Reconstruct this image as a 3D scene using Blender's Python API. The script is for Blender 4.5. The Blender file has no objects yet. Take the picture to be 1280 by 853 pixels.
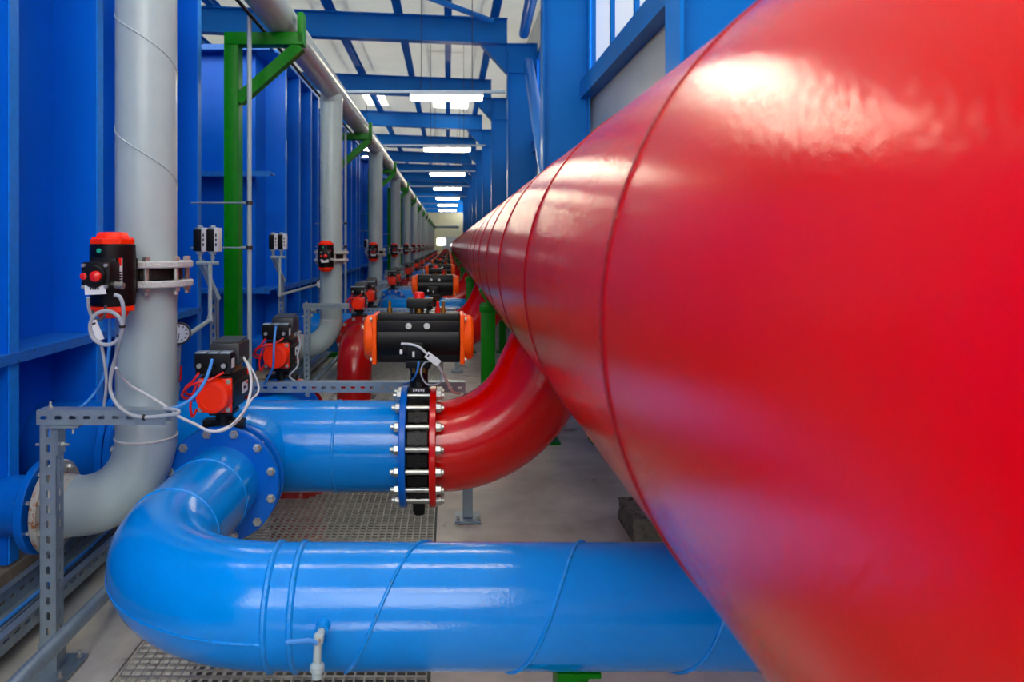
import bpy, bmesh, math, random
from mathutils import Vector as V, Matrix as MX

random.seed(7)
PI = math.pi
T = 900 / 333            # metres of depth per depth unit
EYE = 1.4                # camera height
PITCH = 1.585            # station spacing in depth units
PM = PITCH * T
NST = 13
C = bpy.context.scene.collection
ORD = ['nearest', 'second', 'third', 'fourth', 'fifth', 'sixth', 'seventh', 'eighth', 'ninth', 'tenth',
       'eleventh', 'twelfth', 'thirteenth', 'fourteenth', 'fifteenth', 'sixteenth']


def P(X, t, Z):
    return V((X, t * T, EYE + Z))


def Q(px, py, t):
    return V(((px - 560) * t / 333, t * T, EYE - (py - 307) * t / 333))


# ------------------------------------------------------------------ materials
def lin(c):
    return tuple(((v / 255) / 12.92 if v / 255 <= .04045 else ((v / 255 + .055) / 1.055) ** 2.4) for v in c) + (1,)


def mat(name, rgb, rough=.4, metal=0., var=.0, vscale=6., bump=0., bscale=60., emit=0., coat=0., spots=None, spot_scale=9., spot_at=.66, stretch=None, spec=.5):
    m = bpy.data.materials.new(name)
    m.use_nodes = True
    nt = m.node_tree
    b = nt.nodes['Principled BSDF']
    col = lin(rgb)
    b.inputs['Base Color'].default_value = col
    b.inputs['Roughness'].default_value = rough
    b.inputs['Metallic'].default_value = metal
    b.inputs['Specular IOR Level'].default_value = spec
    if coat:
        b.inputs['Coat Weight'].default_value = coat
        b.inputs['Coat Roughness'].default_value = .08
    tc = nt.nodes.new('ShaderNodeTexCoord')
    src = tc.outputs['Object']
    if stretch:
        mp = nt.nodes.new('ShaderNodeMapping')
        mp.inputs['Scale'].default_value = stretch
        nt.links.new(src, mp.inputs['Vector'])
        src = mp.outputs['Vector']
    last = None
    if var:
        n = nt.nodes.new('ShaderNodeTexNoise')
        n.inputs['Scale'].default_value = vscale
        n.inputs['Detail'].default_value = 6
        n.inputs['Roughness'].default_value = .6
        nt.links.new(src, n.inputs['Vector'])
        mixn = nt.nodes.new('ShaderNodeMix')
        mixn.data_type = 'RGBA'
        mixn.inputs[6].default_value = tuple(min(1, c * (1 - var)) for c in col[:3]) + (1,)
        mixn.inputs[7].default_value = tuple(min(1, c * (1 + var)) for c in col[:3]) + (1,)
        rp = nt.nodes.new('ShaderNodeValToRGB')
        rp.color_ramp.elements[0].position = .3
        rp.color_ramp.elements[1].position = .7
        nt.links.new(n.outputs['Fac'], rp.inputs['Fac'])
        nt.links.new(rp.outputs['Color'], mixn.inputs[0])
        last = mixn.outputs[2]
    if spots:
        n2 = nt.nodes.new('ShaderNodeTexNoise')
        n2.inputs['Scale'].default_value = spot_scale
        n2.inputs['Detail'].default_value = 8
        n2.inputs['Roughness'].default_value = .7
        nt.links.new(src, n2.inputs['Vector'])
        r2 = nt.nodes.new('ShaderNodeValToRGB')
        r2.color_ramp.elements[0].position = spot_at
        r2.color_ramp.elements[1].position = spot_at + .05
        nt.links.new(n2.outputs['Fac'], r2.inputs['Fac'])
        mx = nt.nodes.new('ShaderNodeMix')
        mx.data_type = 'RGBA'
        nt.links.new(r2.outputs['Color'], mx.inputs[0])
        if last:
            nt.links.new(last, mx.inputs[6])
        else:
            mx.inputs[6].default_value = col
        mx.inputs[7].default_value = lin(spots)
        last = mx.outputs[2]
    if last:
        nt.links.new(last, b.inputs['Base Color'])
    if bump:
        n3 = nt.nodes.new('ShaderNodeTexNoise')
        n3.inputs['Scale'].default_value = bscale
        n3.inputs['Detail'].default_value = 3
        nt.links.new(src, n3.inputs['Vector'])
        bp = nt.nodes.new('ShaderNodeBump')
        bp.inputs['Strength'].default_value = bump
        bp.inputs['Distance'].default_value = .01
        nt.links.new(n3.outputs['Fac'], bp.inputs['Height'])
        nt.links.new(bp.outputs['Normal'], b.inputs['Normal'])
        if coat:
            nt.links.new(bp.outputs['Normal'], b.inputs['Coat Normal'])
    if emit:
        b.inputs['Emission Color'].default_value = col
        b.inputs['Emission Strength'].default_value = emit
    return m


def translucent(name, rgb, frac):
    m = mat(name, rgb, .45, var=.05, vscale=2)
    nt = m.node_tree
    b = nt.nodes['Principled BSDF']
    tr = nt.nodes.new('ShaderNodeBsdfTranslucent')
    tr.inputs['Color'].default_value = lin(rgb)
    mx = nt.nodes.new('ShaderNodeMixShader')
    mx.inputs[0].default_value = frac
    nt.links.new(b.outputs[0], mx.inputs[1])
    nt.links.new(tr.outputs[0], mx.inputs[2])
    nt.links.new(mx.outputs[0], nt.nodes['Material Output'].inputs['Surface'])
    return m


MT = dict(
    pipe=mat('blue_pipe_paint', (0, 140, 232), .12, var=.06, vscale=5, bump=.05, bscale=170, spots=(10, 70, 110), spot_scale=14, spot_at=.72),
    seam=mat('blue_weld_paint', (0, 144, 236), .2, bump=.4, bscale=120, spots=(30, 60, 40), spot_scale=40, spot_at=.62),
    flange=mat('blue_flange_paint', (0, 102, 206), .3, spec=.3, var=.08, bump=.1, bscale=60, spots=(10, 40, 90), spot_scale=16, spot_at=.68),
    tank=mat('blue_tank_paint', (0, 102, 218), .34, spec=.2, var=.06, vscale=2, bump=.05, bscale=20),
    tankedge=mat('blue_tank_rim_paint', (20, 130, 228), .3, spec=.3, var=.1, vscale=30),
    shelf=mat('worn_blue_paint', (18, 110, 205), .4, var=.12, vscale=25, spots=(20, 50, 70), spot_scale=45, spot_at=.58),
    steel=mat('blue_steel_paint', (0, 118, 206), .35, spec=.22, var=.06, vscale=2),
    red=mat('red_header_paint', (240, 0, 0), .16, bump=.08, bscale=150, var=.06, vscale=3, spec=.38),
    redseam=mat('red_weld_paint', (140, 0, 10), .35, spec=.3, bump=.4, bscale=90),
    redpipe=mat('red_pipe_paint', (214, 4, 0), .16, bump=.08, bscale=60, var=.05, vscale=6),
    reddark=mat('dark_red_pipe_paint', (168, 6, 6), .2, bump=.1, bscale=60),
    grey=mat('grey_pipe_paint', (170, 188, 188), .28, var=.04, vscale=8, bump=.06, bscale=50),
    greyrust=mat('rusty_grey_paint', (172, 172, 164), .5, spots=(150, 84, 30), spot_scale=22, spot_at=.56, bump=.3),
    weld=mat('grey_weld_bead', (196, 198, 196), .4, bump=.6, bscale=120, spots=(150, 110, 80), spot_scale=40, spot_at=.66),
    galv=mat('galvanised_steel', (150, 168, 178), .38, .55, var=.12, vscale=25),
    bolt=mat('zinc_bolt', (190, 192, 184), .32, .7, var=.15, vscale=60),
    black=mat('black_anodised', (9, 9, 11), .42, spec=.28, var=.2, vscale=30, spots=(30, 32, 36), spot_scale=50, spot_at=.7),
    blackm=mat('black_cast_iron', (9, 9, 9), .42, spec=.35, bump=.4, bscale=70, spots=(90, 88, 70), spot_scale=45, spot_at=.72),
    dgrey=mat('dark_grey_plastic', (44, 48, 52), .42),
    orange=mat('orange_cap_paint', (255, 88, 0), .34, spec=.3),
    redcap=mat('red_cap_paint', (255, 46, 2), .34, spec=.3),
    knob=mat('red_plastic', (228, 30, 24), .25),
    white=mat('white_label', (226, 228, 230), .5),
    ink=mat('black_print', (28, 28, 30), .6),
    teal=mat('teal_dot', (10, 160, 130), .4),
    brass=mat('brass', (170, 120, 50), .35, .8),
    cable=mat('grey_cable', (160, 168, 176), .45),
    cablew=mat('white_cable', (205, 208, 210), .45),
    cabled=mat('dark_cable', (60, 64, 74), .5),
    btube=mat('blue_air_tube', (60, 140, 220), .3),
    rtube=mat('red_air_tube', (214, 18, 18), .3),
    green=mat('green_paint', (0, 128, 0), .38, spec=.22, var=.08, vscale=10),
    floor=mat('worn_concrete', (200, 197, 185), .42, var=.38, vscale=1.8, bump=.15, bscale=30, spots=(120, 108, 86), spot_scale=2.6, spot_at=.6),
    plinth=mat('dirty_concrete', (150, 138, 116), .8, var=.3, vscale=6, bump=.6, bscale=25, spots=(80, 66, 46), spot_scale=5, spot_at=.55),
    pit=mat('pit_shade_black', (10, 9, 9), .95),  # near-black colour stands in for the shade inside the trench
    grate=mat('grating_steel', (176, 174, 164), .4, .4, var=.25, vscale=20),
    roof=translucent('roof_sheet', (226, 226, 218), .28),
    wall=mat('grey_wall_panel', (176, 184, 184), .25, var=.04, vscale=2),
    beige=mat('beige_wall', (206, 200, 160), .7, var=.05, vscale=3),
    lamp=mat('lit_tube', (255, 244, 214), .4, emit=26.),
    glow=mat('lit_opening', (255, 255, 255), .4, emit=5.),
    sky=mat('lit_rooflight', (255, 250, 232), .4, emit=2.5),
    win=mat('lit_window_pane', (226, 232, 236), .3, emit=.5),
    rock=mat('crumbling_concrete', (112, 108, 92), .9, var=.4, vscale=20, bump=1., bscale=30, spots=(50, 44, 34), spot_scale=18, spot_at=.55),
    dial=mat('gauge_dial', (225, 235, 238), .3),
)


# ------------------------------------------------------------------ mesh builder
class MB:
    def __init__(s):
        s.b = bmesh.new()

    def box(s, c, d, rot=None):
        c = V(c)
        m = MX.Translation(c) @ (rot.to_4x4() if rot else MX()) @ MX.Diagonal((d[0], d[1], d[2], 1))
        bmesh.ops.create_cube(s.b, size=1, matrix=m)
        return s

    def bbox(s, c, d, bev=.004, rot=None):
        n = bmesh.new()
        bmesh.ops.create_cube(n, size=1, matrix=MX.Diagonal((d[0], d[1], d[2], 1)))
        bmesh.ops.bevel(n, geom=n.edges[:], offset=bev, segments=2, affect='EDGES', profile=.6)
        n.transform(MX.Translation(V(c)) @ (rot.to_4x4() if rot else MX()))
        me = bpy.data.meshes.new('tmp')
        n.to_mesh(me)
        n.free()
        s.b.from_mesh(me)
        bpy.data.meshes.remove(me)
        return s

    def beam(s, a, b, w, h, up=V((0, 0, 1))):
        a, b = V(a), V(b)
        d = (b - a)
        L = d.length
        d.normalize()
        x = up.cross(d)
        if x.length < 1e-4:
            x = V((1, 0, 0))
        x.normalize()
        z = d.cross(x)
        r = MX((x, d, z)).transposed()
        return s.box((a + b) / 2, (w, L, h), r)

    def lathe(s, o, ax, prof, seg=32):
        """prof: list of (distance along axis, radius)"""
        o, ax = V(o), V(ax).normalized()
        u = ax.orthogonal().normalized()
        if abs(ax.z) < .5:
            u = V((0, 0, 1)).cross(ax).normalized()
        w = ax.cross(u)
        rings = []
        for (h, r) in prof:
            if r < 1e-6:
                rings.append([s.b.verts.new(o + ax * h)])
            else:
                rings.append([s.b.verts.new(o + ax * h + (u * math.cos(2 * PI * i / seg) + w * math.sin(2 * PI * i / seg)) * r) for i in range(seg)])
        for A, B in zip(rings, rings[1:]):
            if len(A) == 1 and len(B) == 1:
                continue
            for i in range(seg):
                j = (i + 1) % seg
                if len(A) == 1:
                    s.b.faces.new((A[0], B[j], B[i]))
                elif len(B) == 1:
                    s.b.faces.new((A[i], A[j], B[0]))
                else:
                    s.b.faces.new((A[i], A[j], B[j], B[i]))
        if len(rings[0]) > 1:
            s.b.faces.new(rings[0][::-1])
        if len(rings[-1]) > 1:
            s.b.faces.new(rings[-1])
        return s

    def cyl(s, a, b, r, seg=24, r2=None):
        a, b = V(a), V(b)
        return s.lathe(a, b - a, [(0, r), ((b - a).length, r if r2 is None else r2)], seg)

    def disc(s, o, ax, th, r, seg=40, bev=.004):
        return s.lathe(o, ax, [(0, r - bev), (bev, r), (th - bev, r), (th, r - bev)], seg)

    def ringdisc(s, o, ax, th, r, ri, seg=40):
        o, ax = V(o), V(ax).normalized()
        n = bmesh.new()
        t = MB()
        t.lathe(o, ax, [(0, ri), (0, r - .003), (.003, r), (th - .003, r), (th, r - .003), (th, ri)], seg)
        # drop caps, close the bore
        big = [f for f in t.b.faces if len(f.verts) > 4]
        rings = [list(f.verts) for f in big]
        bmesh.ops.delete(t.b, geom=big, context='FACES_ONLY')
        ed = [e for e in t.b.edges if len(e.link_faces) == 1]
        bmesh.ops.bridge_loops(t.b, edges=ed)
        me = bpy.data.meshes.new('tmp')
        t.b.to_mesh(me)
        t.b.free()
        n.free()
        s.b.from_mesh(me)
        bpy.data.meshes.remove(me)
        return s

    def tube(s, pts, r, seg=12, closed=False, cap=True):
        pts = [V(p) for p in pts]
        n = len(pts)
        tan = []
        for i in range(n):
            if closed:
                d = pts[(i + 1) % n] - pts[i - 1]
            else:
                d = pts[min(i + 1, n - 1)] - pts[max(i - 1, 0)]
            tan.append(d.normalized())
        u = tan[0].orthogonal().normalized()
        rings = []
        for i in range(n):
            if i:
                q = tan[i - 1].rotation_difference(tan[i])
                u = (q @ u)
                u = (u - tan[i] * u.dot(tan[i])).normalized()
            w = tan[i].cross(u)
            rr = r[i] if isinstance(r, (list, tuple)) else r
            rings.append([s.b.verts.new(pts[i] + (u * math.cos(2 * PI * k / seg) + w * math.sin(2 * PI * k / seg)) * rr) for k in range(seg)])
        for i in range(n if closed else n - 1):
            A, B = rings[i], rings[(i + 1) % n]
            off = 0
            if closed and i == n - 1:
                off = min(range(seg), key=lambda o: (A[0].co - B[o].co).length)
            for k in range(seg):
                s.b.faces.new((A[k], A[(k + 1) % seg], B[(k + 1 + off) % seg], B[(k + off) % seg]))
        if cap and not closed:
            s.b.faces.new(rings[0][::-1])
            s.b.faces.new(rings[-1])
        return s

    def prism(s, poly, ext):
        """poly: 3-D points in a plane, extruded by vector ext"""
        ext = V(ext)
        A = [s.b.verts.new(V(p)) for p in poly]
        B = [s.b.verts.new(V(p) + ext) for p in poly]
        n = len(A)
        s.b.faces.new(A[::-1])
        s.b.faces.new(B)
        for i in range(n):
            s.b.faces.new((A[i], A[(i + 1) % n], B[(i + 1) % n], B[i]))
        return s

    def slotface(s, o, du, dv, length, width, pitch, slen, swid, th):
        """a plate with rounded slots along du, real holes, thickness th along du x dv"""
        o, du, dv = V(o), V(du).normalized(), V(dv).normalized()
        nrm = du.cross(dv)
        n = max(1, round(length / pitch))
        p = length / n
        vs = {}

        def vert(a, b, k):
            key = (round(a, 5), round(b, 5), k)
            if key not in vs:
                vs[key] = s.b.verts.new(o + du * a + dv * b + nrm * (th * k))
            return vs[key]
        hw, hl = swid / 2, slen / 2
        sh = [(-hl, -hw * .4), (-hl + hw * .6, -hw), (hl - hw * .6, -hw), (hl, -hw * .4), (hl, hw * .4), (hl - hw * .6, hw), (-hl + hw * .6, hw), (-hl, hw * .4)]
        for i in range(n):
            c = (i + .5) * p
            h = [(c + a, width / 2 + b) for a, b in sh]
            A, B, Cc, D = (i * p, 0), ((i + 1) * p, 0), ((i + 1) * p, width), (i * p, width)
            fs = [(A, B, h[2], h[1]), (B, Cc, h[4], h[3]), (Cc, D, h[6], h[5]), (D, A, h[0], h[7]), (A, h[1], h[0]), (B, h[3], h[2]), (Cc, h[5], h[4]), (D, h[7], h[6])]
            for f in fs:
                s.b.faces.new([vert(a, b, 0) for a, b in f][::-1])
                s.b.faces.new([vert(a, b, 1) for a, b in f])
            for k in range(8):
                a, b = h[k], h[(k + 1) % 8]
                s.b.faces.new((vert(*a, 0), vert(*a, 1), vert(*b, 1), vert(*b, 0)))
            s.b.faces.new((vert(*A, 0), vert(*A, 1), vert(*B, 1), vert(*B, 0)))
            s.b.faces.new((vert(*Cc, 0), vert(*Cc, 1), vert(*D, 1), vert(*D, 0)))
            if i == 0:
                s.b.faces.new((vert(*D, 0), vert(*D, 1), vert(*A, 1), vert(*A, 0)))
            if i == n - 1:
                s.b.faces.new((vert(*B, 0), vert(*B, 1), vert(*Cc, 1), vert(*Cc, 0)))
        return s


def arc(c, u, v, r, a0, a1, n=16):
    c, u, v = V(c), V(u), V(v)
    return [c + (u * math.cos(a0 + (a1 - a0) * i / n) + v * math.sin(a0 + (a1 - a0) * i / n)) * r for i in range(n + 1)]


def spline(pts, n=8):
    pts = [V(p) for p in pts]
    out = []
    for i in range(len(pts) - 1):
        p0, p1, p2, p3 = pts[max(i - 1, 0)], pts[i], pts[i + 1], pts[min(i + 2, len(pts) - 1)]
        for k in range(n):
            t = k / n
            out.append(.5 * ((2 * p1) + (p2 - p0) * t + (2 * p0 - 5 * p1 + 4 * p2 - p3) * t * t + (3 * p1 - p0 - 3 * p2 + p3) * t ** 3))
    return out + [pts[-1]]


def mesh_of(name, mb, m, origin):
    bmesh.ops.recalc_face_normals(mb.b, faces=mb.b.faces[:])
    me = bpy.data.meshes.new(name)
    mb.b.to_mesh(me)
    mb.b.free()
    if origin is not None:
        me.transform(MX.Translation(-V(origin)))
    me.materials.append(MT[m] if isinstance(m, str) else m)
    me.shade_smooth()
    me.set_sharp_from_angle(angle=math.radians(34))
    return me


def setp(o, label, cat, group=None, kind=None):
    if label:
        o['label'] = label
    if cat:
        o['category'] = cat
    if group:
        o['group'] = group
    if kind:
        o['kind'] = kind
    return o


def thing(name, label, cat, loc, group=None):
    o = bpy.data.objects.new(name, None)
    o.empty_display_size = .05
    o.location = V(loc)
    C.objects.link(o)
    o['_loc'] = list(V(loc))
    return setp(o, label, cat, group)


def root_loc(o):
    while o.parent:
        o = o.parent
    return V(o['_loc']) if '_loc' in o else o.location.copy()


def part(par, name, mb, m, label=None):
    me = mesh_of(name, mb, m, root_loc(par))
    o = bpy.data.objects.new(name, me)
    C.objects.link(o)
    o.parent = par
    if label:
        o['label'] = label
    return o


def single(name, mb, m, label, cat, loc, group=None, kind=None):
    me = mesh_of(name, mb, m, V(loc))
    o = bpy.data.objects.new(name, me)
    o.location = V(loc)
    C.objects.link(o)
    return setp(o, label, cat, group, kind)


def struct(name, mb, m, label=None, cat=None):
    me = mesh_of(name, mb, m, None)
    o = bpy.data.objects.new(name, me)
    C.objects.link(o)
    o['kind'] = 'structure'
    return setp(o, label, cat)


def kids(o):
    return [c for c in o.children]


def dup(o, off, label=None, par=None):
    c = o.copy()
    C.objects.link(c)
    if par is None:
        c.location = o.location + V(off)
        if '_loc' in c:
            c['_loc'] = list(c.location)
        if label:
            c['label'] = label
    else:
        c.parent = par
    for k in kids(o):
        dup(k, off, None, c)
    return c


FLAT = {}


def flat(o):
    """one mesh of a thing and all its parts, for copies a few pixels tall"""
    if o.name in FLAT:
        return FLAT[o.name]
    b = bmesh.new()
    mats = []

    def rec(x):
        if x.type == 'MESH':
            m = x.data.materials[0]
            if m not in mats:
                mats.append(m)
            i0 = len(b.faces)
            b.from_mesh(x.data)
            b.faces.ensure_lookup_table()
            for f in b.faces[i0:]:
                f.material_index = mats.index(m)
        for k in kids(x):
            rec(k)
    rec(o)
    me = bpy.data.meshes.new(o.name + '_far')
    b.to_mesh(me)
    b.free()
    for m in mats:
        me.materials.append(m)
    FLAT[o.name] = me
    return me


def far(o, off, label, name=None):
    n = bpy.data.objects.new(name or o.name.split('.')[0], flat(o))
    n.location = o.location + V(off)
    C.objects.link(n)
    setp(n, label, o.get('category'), o.get('group'))
    return n


def repeat(o, n, labelf, detail=1, step=1, start=1, pitch=PM):
    for k in range(start, n, step):
        off = (0, k * pitch, 0)
        (dup if k <= detail else far)(o, off, labelf(k))


def bolt_mb(p, ax, r=.013, h=.012, shank=0.):
    ax = V(ax).normalized()
    m = MB()
    m.lathe(p, ax, [(0, r * 1.25), (.003, r * 1.25), (.003, r), (h * .8, r), (h, r * .82)], 6)
    if shank:
        m.cyl(V(p) + ax * h, V(p) + ax * (h + shank), r * .55, 8)
    return m


def rlabel(k, fmt):
    return fmt.format(ORD[k])


# ================================================================== SETTING
Y0, Y1 = -4.2, 25 * T          # back and end of the hall
XL, XR = -7.5, 2.04
GX0, GX1 = -1.075, -.066       # grating

fl = MB()
fl.box(((XL + GX0 - .01) / 2, (Y0 + Y1) / 2, -.2), (GX0 - .01 - XL, Y1 - Y0, .4))
fl.box(((XR + GX1 + .01) / 2, (Y0 + Y1) / 2, -.2), (XR - GX1 - .01, Y1 - Y0, .4))
struct('floor', fl, 'floor')
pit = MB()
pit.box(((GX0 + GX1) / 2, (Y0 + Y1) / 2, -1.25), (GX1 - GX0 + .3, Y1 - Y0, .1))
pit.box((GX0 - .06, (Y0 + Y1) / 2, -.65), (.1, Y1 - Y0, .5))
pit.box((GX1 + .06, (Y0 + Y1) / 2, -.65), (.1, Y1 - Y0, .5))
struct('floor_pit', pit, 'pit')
pl = MB()
pl.box((-3.9, (Y0 + Y1) / 2, .09), (4.5, Y1 - Y0, .18))
struct('trim_1', pl, 'plinth')

SL = .04                        # roof slope


def roofz(X, z):
    return EYE + z + SL * (1.33 - X)


def sloped(mb, X0, X1, y0, y1, za, zb):
    poly = [V((X0, y0, roofz(X0, za))), V((X1, y0, roofz(X1, za))), V((X1, y0, roofz(X1, zb))), V((X0, y0, roofz(X0, zb)))]
    mb.prism(poly, (0, y1 - y0, 0))
    return mb


# roof sheets with rooflight strips left open, then panes in them
cl = MB()
LX = [(-3.1, -2.3), (-.55, .75)]
edges = [XL, -3.6, -2.72, .2, 1.0, XR + .1]
for a, b in ((XL, -3.1), (-2.3, -.55), (.75, XR + .1)):
    sloped(cl, a, b, Y0, Y1, 5.26, 5.3)
# corrugation ribs across the sheet
FR = [1.58 + 2.2 * k for k in range(-1, 11)]
sk = MB()
for k in range(-2, 10):
    ya = FR[k + 1] * T if k > -2 else Y0
    yb = (FR[k + 2]) * T if k < 9 else Y1
    for a, b in LX:
        mid = ya + (yb - ya) * .6
        m2 = ya + (yb - ya) * (.97 if k == 3 else .6)
        sloped(cl, a, b, ya, mid, 5.26, 5.3)
        sloped(cl, a, b, m2, yb, 5.26, 5.3)
        if m2 > mid:
            sloped(sk, a, b, mid, m2, 5.27, 5.29)
struct('ceiling', cl, 'roof')
struct('window_1', sk, 'sky')

# purlins along the hall
for i, X in enumerate((-6.6, -5.3, -3.95, -2.65, -1.12, 0., 1.05)):
    m = MB()
    y0, y1 = Y0, Y1
    z = roofz(X, 5.08)
    m.box((X, (y0 + y1) / 2, z + .09), (.012, y1 - y0, .17))
    m.box((X, (y0 + y1) / 2, z + .006), (.17, y1 - y0, .012))
    m.box((X, (y0 + y1) / 2, z + .166), (.17, y1 - y0, .012))
    struct('beam', m, 'steel')

CW = .66
for t in FR:
    y = t * T
    m = MB()
    # I column: two flanges and a web
    x0, x1 = 1.33, 1.33 + CW
    m.box((x0 + .012, y, 2.95), (.024, .28, 5.9))
    m.box((x1 - .012, y, 2.95), (.024, .28, 5.9))
    m.box(((x0 + x1) / 2, y, 2.95), (CW - .04, .016, 5.9))
    for z in (EYE + 4.5, EYE + 3.86):
        m.box(((x0 + x1) / 2, y, z), (CW - .04, .26, .018))
    m.box(((x0 + x1) / 2, y, .012), (CW + .1, .36, .024))
    struct('column', m, 'steel')
    b = MB()
    for za, zb, d in ((4.5, 4.525, .26), (5.05, 5.075, .26), (4.52, 5.06, .016)):
        sloped(b, XL, x0 - .001, y - d / 2, y + d / 2, za, zb)
    # haunch plate and its flange in the corner
    b.prism([V((x0, y - .008, EYE + 3.86)), V((x0 - .56, y - .008, EYE + 4.5)), V((x0, y - .008, EYE + 4.5))], (0, .016, 0))
    b.beam((x0 - .005, y, EYE + 3.86), (x0 - .58, y, EYE + 4.5), .26, .02, V((1, 0, 0)))
    struct('beam', b, 'steel')

# right-hand wall: lower panel, girt, window band, upper panel
w = MB()
w.box((XR + .05, (Y0 + Y1) / 2, (EYE + 2.1) / 2), (.1, Y1 - Y0, EYE + 2.1))
w.box((XR + .05, (Y0 + Y1) / 2, EYE + 4.75), (.1, Y1 - Y0, 1.1))
struct('wall_right', w, 'wall')
g = MB()
g.box((XR - .07, (Y0 + Y1) / 2, EYE + 2.2), (.2, Y1 - Y0, .25))
g.box((XR - .02, (Y0 + Y1) / 2, EYE + 4.2), (.1, Y1 - Y0, .12))
struct('trim_2', g, 'steel')
for i in range(len(FR) - 1):
    ya, yb = FR[i] * T + .1, FR[i + 1] * T - .1
    m = MB()
    n = 5
    for k in range(n + 1):
        yy = ya + (yb - ya) * k / n
        m.box((XR + .02, yy, EYE + 3.25), (.08, .07, 1.9))
    o = struct('window_%d' % (i + 2), m, 'steel')
    pn = MB()
    for k in range(n):
        a, b_ = ya + (yb - ya) * k / n + .036, ya + (yb - ya) * (k + 1) / n - .036
        pn.box((XR + .04, (a + b_) / 2, EYE + 3.25), (.012, b_ - a, 1.9))
    p2 = part(o, 'pane', pn, 'win')

w = MB()
w.box((XL - .05, (.5 + Y1) / 2, (EYE + 5.7) / 2), (.1, Y1 - .5, EYE + 5.7))
struct('wall_left', w, 'wall')  # unseen; stops short behind the camera so side light reaches the red header
w = MB()
w.box(((XL + XR) / 2, Y1 + .05, 2.3), (XR - XL, .1, 4.6))
struct('wall_back', w, 'beige')
w = MB()
w.box(((XL + XR) / 2, Y1 + .02, EYE + 4.3), (XR - XL, .16, 2.4))
struct('trim_3', w, 'steel')
w = MB()
w.box(((XL + XR) / 2, Y0 - .05, 1.5), (XR - XL, .1, 3.0))
struct('wall_front_light_block', w, 'wall')  # unseen wall added to block low light from behind, open above
w = MB()
w.box((.35, Y1 - .02, .62 + .6), (1.7, .04, 2.0))
struct('door_1', w, 'wall')
w = MB()
w.bbox((-.62, Y1 - .03, EYE + .34), (.8, .05, .62), .02)
single('lit_window', w, 'glow', 'small bright window low in the end wall at the far end of the aisle', 'window', (-.62, Y1 - .03, EYE + .34))

# wall bracing tubes between the columns
for i, (a, b) in enumerate(((Q(660, 78, 5.75), Q(684, 222, 3.75)), (Q(655, 42, 5.7), Q(676, -60, 3.7)), (Q(614, 26, 5.7), Q(470, -28, 4.6)))):
    m = MB()
    m.cyl(a, b, (.11, .11, .06)[i], 20)
    single('wall_brace', m, 'tankedge', ('blue diagonal tube brace leaning between the two steel columns beside the red header' if i == 0 else 'upper blue tube brace rising out of the top of the picture by the column' if i == 1 else 'thin blue tube brace crossing under the roof, ending at the first beam corner'), 'brace', (a + b) / 2, 'diagonal wall braces')

# lamps
LAMPS = [(t, X) for t in (-.29, .83, 1.95) for X in (-.02, -1.35)] + [(4.19 + 2.24 * k, -.02) for k in range(7)]
for k, (t, X) in enumerate(LAMPS):
    k -= 4
    y, z = t * T, EYE + 2.32
    o = thing('ceiling_light', ('fluorescent batten light hanging over the aisle, behind the picture edge' if k < 2 else 'hanging fluorescent batten light over the aisle, %s from the camera' % ORD[k - 2]), 'light', (X, y, z), 'fluorescent battens over the aisle')
    h = MB()
    h.bbox((X, y, z + .055), (1.16, .12, .05), .01)
    part(o, 'housing', h, 'white')
    h = MB()
    h.tube([(X - .56, y, z), (X - .55, y, z), (X - .54, y, z), (X + .54, y, z), (X + .55, y, z), (X + .56, y, z)], [.02, .04, .05, .05, .04, .02], 16)
    part(o, 'tube', h, 'lamp')
    for s in (-1, 1):
        h = MB()
        h.cyl((X + s * .4, y, z + .12), (X + s * .4, y, roofz(X, 5.08)), .006, 8)
        part(o, 'hanger', h, 'dgrey')
    if X < -1:
        continue
    r = MB()
    r.box((-1.1, y, z + .1), (4.0, .05, .04))
    single('lighting_trunking', r, 'galv', ('thin grey trunking bar across the hall over the camera' if k < 2 else 'thin grey trunking bar across the hall carrying the %s batten light' % ORD[k - 2]), 'trunking', (-.9, y, z + .1), 'trunking bars across the hall')
for i, (px, py, t) in enumerate(((458, 186, 9.), (457, 197, 12.))):
    c = Q(px, py, t)
    o = thing('ceiling_light', ('upper' if i == 0 else 'lower') + ' small bright light above the tanks, seen between the grey pipes', 'light', c, 'lights above the tanks')
    h = MB()
    h.bbox(c, (.22, .5, .07), .03)
    part(o, 'diffuser', h, 'lamp')
    h = MB()
    h.cyl(c + V((0, 0, .035)), V((c.x, c.y, roofz(c.x, 5.1))), .012, 8)
    part(o, 'hanger', h, 'dgrey')

# ================================================================== GRATING
NB = 30


def grate_panel(L, hole=None):
    m = MB()
    Wd = GX1 - GX0 - .01
    cx = (GX0 + GX1) / 2
    nx = 30
    ny = round(L / .0335)
    px_, py_ = Wd / nx, (L - .006) / ny

    def inside(x, y):
        return hole and (x - hole[0]) ** 2 + (y - hole[1]) ** 2 < .2 ** 2
    for i in range(nx + 1):
        x = cx - Wd / 2 + i * px_
        runs, st = [], None
        for j in range(ny + 1):
            y = .003 + j * py_
            ok = not inside(x, y)
            if ok and st is None:
                st = y
            if (not ok or j == ny) and st is not None:
                runs.append((st, y if ok else y - py_))
                st = None
        for a, b in runs:
            if b > a:
                m.box((x, (a + b) / 2, -.0115), (.0046, b - a, .02))
    for j in range(ny + 1):
        y = .003 + j * py_
        runs, st = [], None
        for i in range(nx + 1):
            x = cx - Wd / 2 + i * px_
            ok = not inside(x, y)
            if ok and st is None:
                st = x
            if (not ok or i == nx) and st is not None:
                runs.append((st, x if ok else x - px_))
                st = None
        for a, b in runs:
            if b > a:
                m.box(((a + b) / 2, y, -.0055), (b - a, .0046, .008))
    return m


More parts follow.
